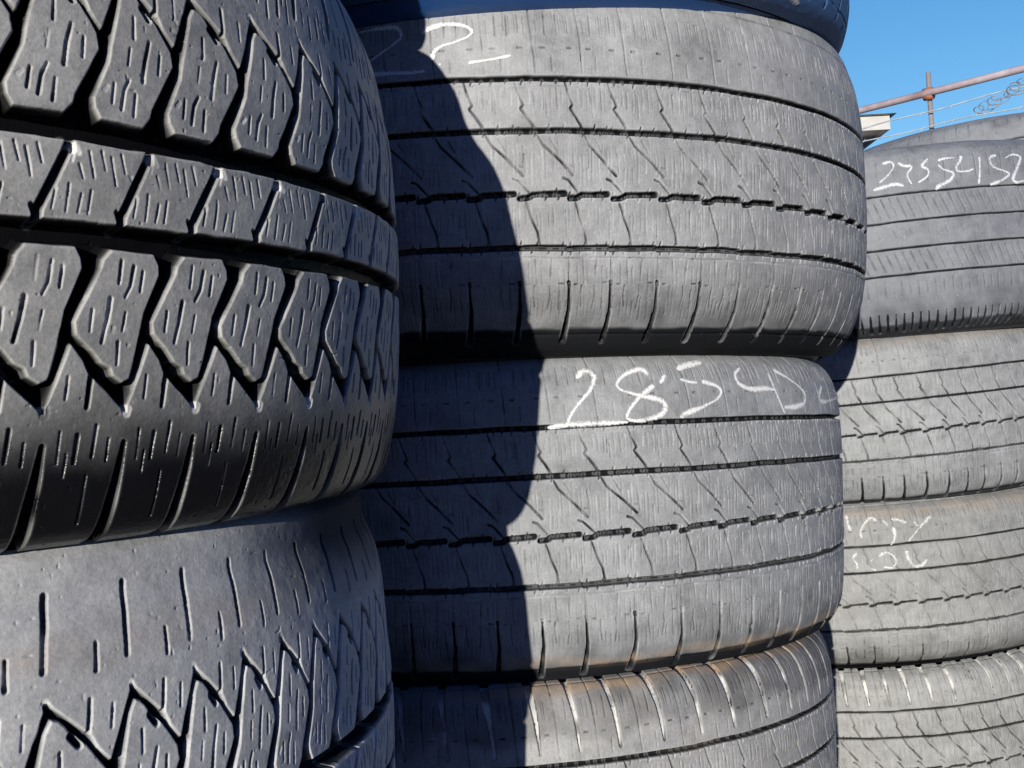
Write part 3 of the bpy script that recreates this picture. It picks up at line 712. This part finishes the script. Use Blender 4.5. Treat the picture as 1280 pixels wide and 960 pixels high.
def box(x0, x1, y0, y1, z0, z1):
    V = [(x, y, z) for x in (x0, x1) for y in (y0, y1) for z in (z0, z1)]
    return V, [(0, 1, 3, 2), (4, 6, 7, 5), (0, 4, 5, 1), (2, 3, 7, 6), (0, 2, 6, 4), (1, 5, 7, 3)]
M_PLASTER = plain('cream_plaster', (.50, .46, .40), .9, .12, 2.)
M_EAVE = plain('white_painted_eave', (.56, .55, .52), .7, .1, 4.)
M_ROOF = plain('grey_sheet_roof', (.30, .30, .30), .6, .2, 3.)
M_PANE = plain('dark_window_glass', (.03, .04, .05), .15, .2, 3.)
hx, hy = 4.42, 12.0
house = bpy.data.objects.new('small_building', None); COL.objects.link(house); house.location = (hx, hy, .09)
tag(house, 'small cream building with a white eave, just left of the fence post', 'building')
poly_mesh('wall', *box(-6, -.22, 0, 5, 0, 4.05), M_PLASTER, house)
poly_mesh('eave', *join([box(-6.2, 0., -.35, -.30, 4.04, 4.20), box(-.05, 0.0, -.298, 5.3, 4.04, 4.20), box(-6.2, -.052, -.298, 5.3, 4.055, 4.10)]), M_EAVE, house)
V = [(-6.3, -.42, 4.203), (.06, -.42, 4.203), (.06, 5.42, 4.203), (-6.3, 5.42, 4.203), (-6.3, 2.5, 4.95), (-1.4, 2.5, 4.95)]
poly_mesh('roof', V, [(0, 1, 5, 4), (1, 2, 5), (2, 3, 4, 5), (3, 0, 4), (0, 3, 2, 1)], M_ROOF, house)
for x in (-4.6, -2.4):
    wn = poly_mesh('window', *join([box(x, x + 1.1, -.03, -.004, 1.3, 1.36), box(x, x + 1.1, -.03, -.004, 2.5, 2.56), box(x, x + .06, -.03, -.004, 1.361, 2.499), box(x + 1.04, x + 1.1, -.03, -.004, 1.361, 2.499)]), M_EAVE, house)
    poly_mesh('pane', *box(x + .061, x + 1.039, -.015, -.006, 1.362, 2.498), M_PANE, wn)

# ------------------------------------------------------------------ camera
F = 1300. / 1280.
cam = bpy.data.cameras.new('camera'); co = bpy.data.objects.new('camera', cam); COL.objects.link(co)
cam.sensor_width = 36; cam.sensor_fit = 'HORIZONTAL'; cam.lens = 36 * F
cam.clip_start = .02; cam.clip_end = 2000
p, ro = R(2), R(-3)
right = Vector((math.cos(ro), 0, math.sin(ro))); up = Vector((-math.sin(ro), 0, math.cos(ro))); fwd = Vector((0, 1, 0))
def pit(v): return Vector((v.x, v.y * math.cos(p) - v.z * math.sin(p), v.y * math.sin(p) + v.z * math.cos(p)))
right, up, fwd = pit(right), pit(up), pit(fwd)
co.matrix_world = Matrix(((right.x, up.x, -fwd.x, 0), (right.y, up.y, -fwd.y, 0), (right.z, up.z, -fwd.z, EYE), (0, 0, 0, 1)))
scene.camera = co

# ------------------------------------------------------------------ light
SUN_AZ, SUN_EL = -106.8, 6.8        # azimuth measured from +x towards +y
w = bpy.data.worlds.new('World'); scene.world = w; w.use_nodes = True
nt = w.node_tree
bg = nt.nodes['Background']
sky = nt.nodes.new('ShaderNodeTexSky'); sky.sky_type = 'NISHITA'; sky.sun_disc = False
sky.sun_elevation = R(SUN_EL); sky.sun_rotation = R(90 - SUN_AZ)
sky.air_density = 1.0; sky.dust_density = .1; sky.ozone_density = 2.5
# deep clear-air sky: more saturated, and dimmer behind the viewer than ahead
hs_ = nt.nodes.new('ShaderNodeHueSaturation'); hs_.inputs['Saturation'].default_value = 1.25
nt.links.new(sky.outputs[0], hs_.inputs['Color'])
tcn = nt.nodes.new('ShaderNodeTexCoord'); sx = nt.nodes.new('ShaderNodeSeparateXYZ'); nt.links.new(tcn.outputs['Generated'], sx.inputs[0])
gr = ramp(nt, math_n(nt, 'MULTIPLY_ADD', sx.outputs['Y'], .5, .5), [(.30, (.05, .20, .62)), (.64, (.16, .44, 1.05)), (.84, (1.62, 1.40, 1.46))])
mul = mixc(nt, 1., hs_.outputs[0], gr, 'MULTIPLY')
low = ramp(nt, sx.outputs['Z'], [(.0, (.50, .72, 1.05)), (.16, (1., 1., 1.))])
mul = mixc(nt, 1., mul, low, 'MULTIPLY')
nt.links.new(mul, bg.inputs[0]); bg.inputs[1].default_value = .15
sl = bpy.data.lights.new('sun', 'SUN'); so = bpy.data.objects.new('sun', sl); COL.objects.link(so)
sl.energy = 5.2; sl.angle = R(.5); sl.color = (1, .955, .88)
d = Vector((math.cos(R(SUN_AZ)) * math.cos(R(SUN_EL)), math.sin(R(SUN_AZ)) * math.cos(R(SUN_EL)), math.sin(R(SUN_EL))))
so.rotation_euler = d.to_track_quat('Z', 'Y').to_euler()
scene.view_settings.view_transform = 'Standard'; scene.view_settings.look = 'None'; scene.view_settings.exposure = 0
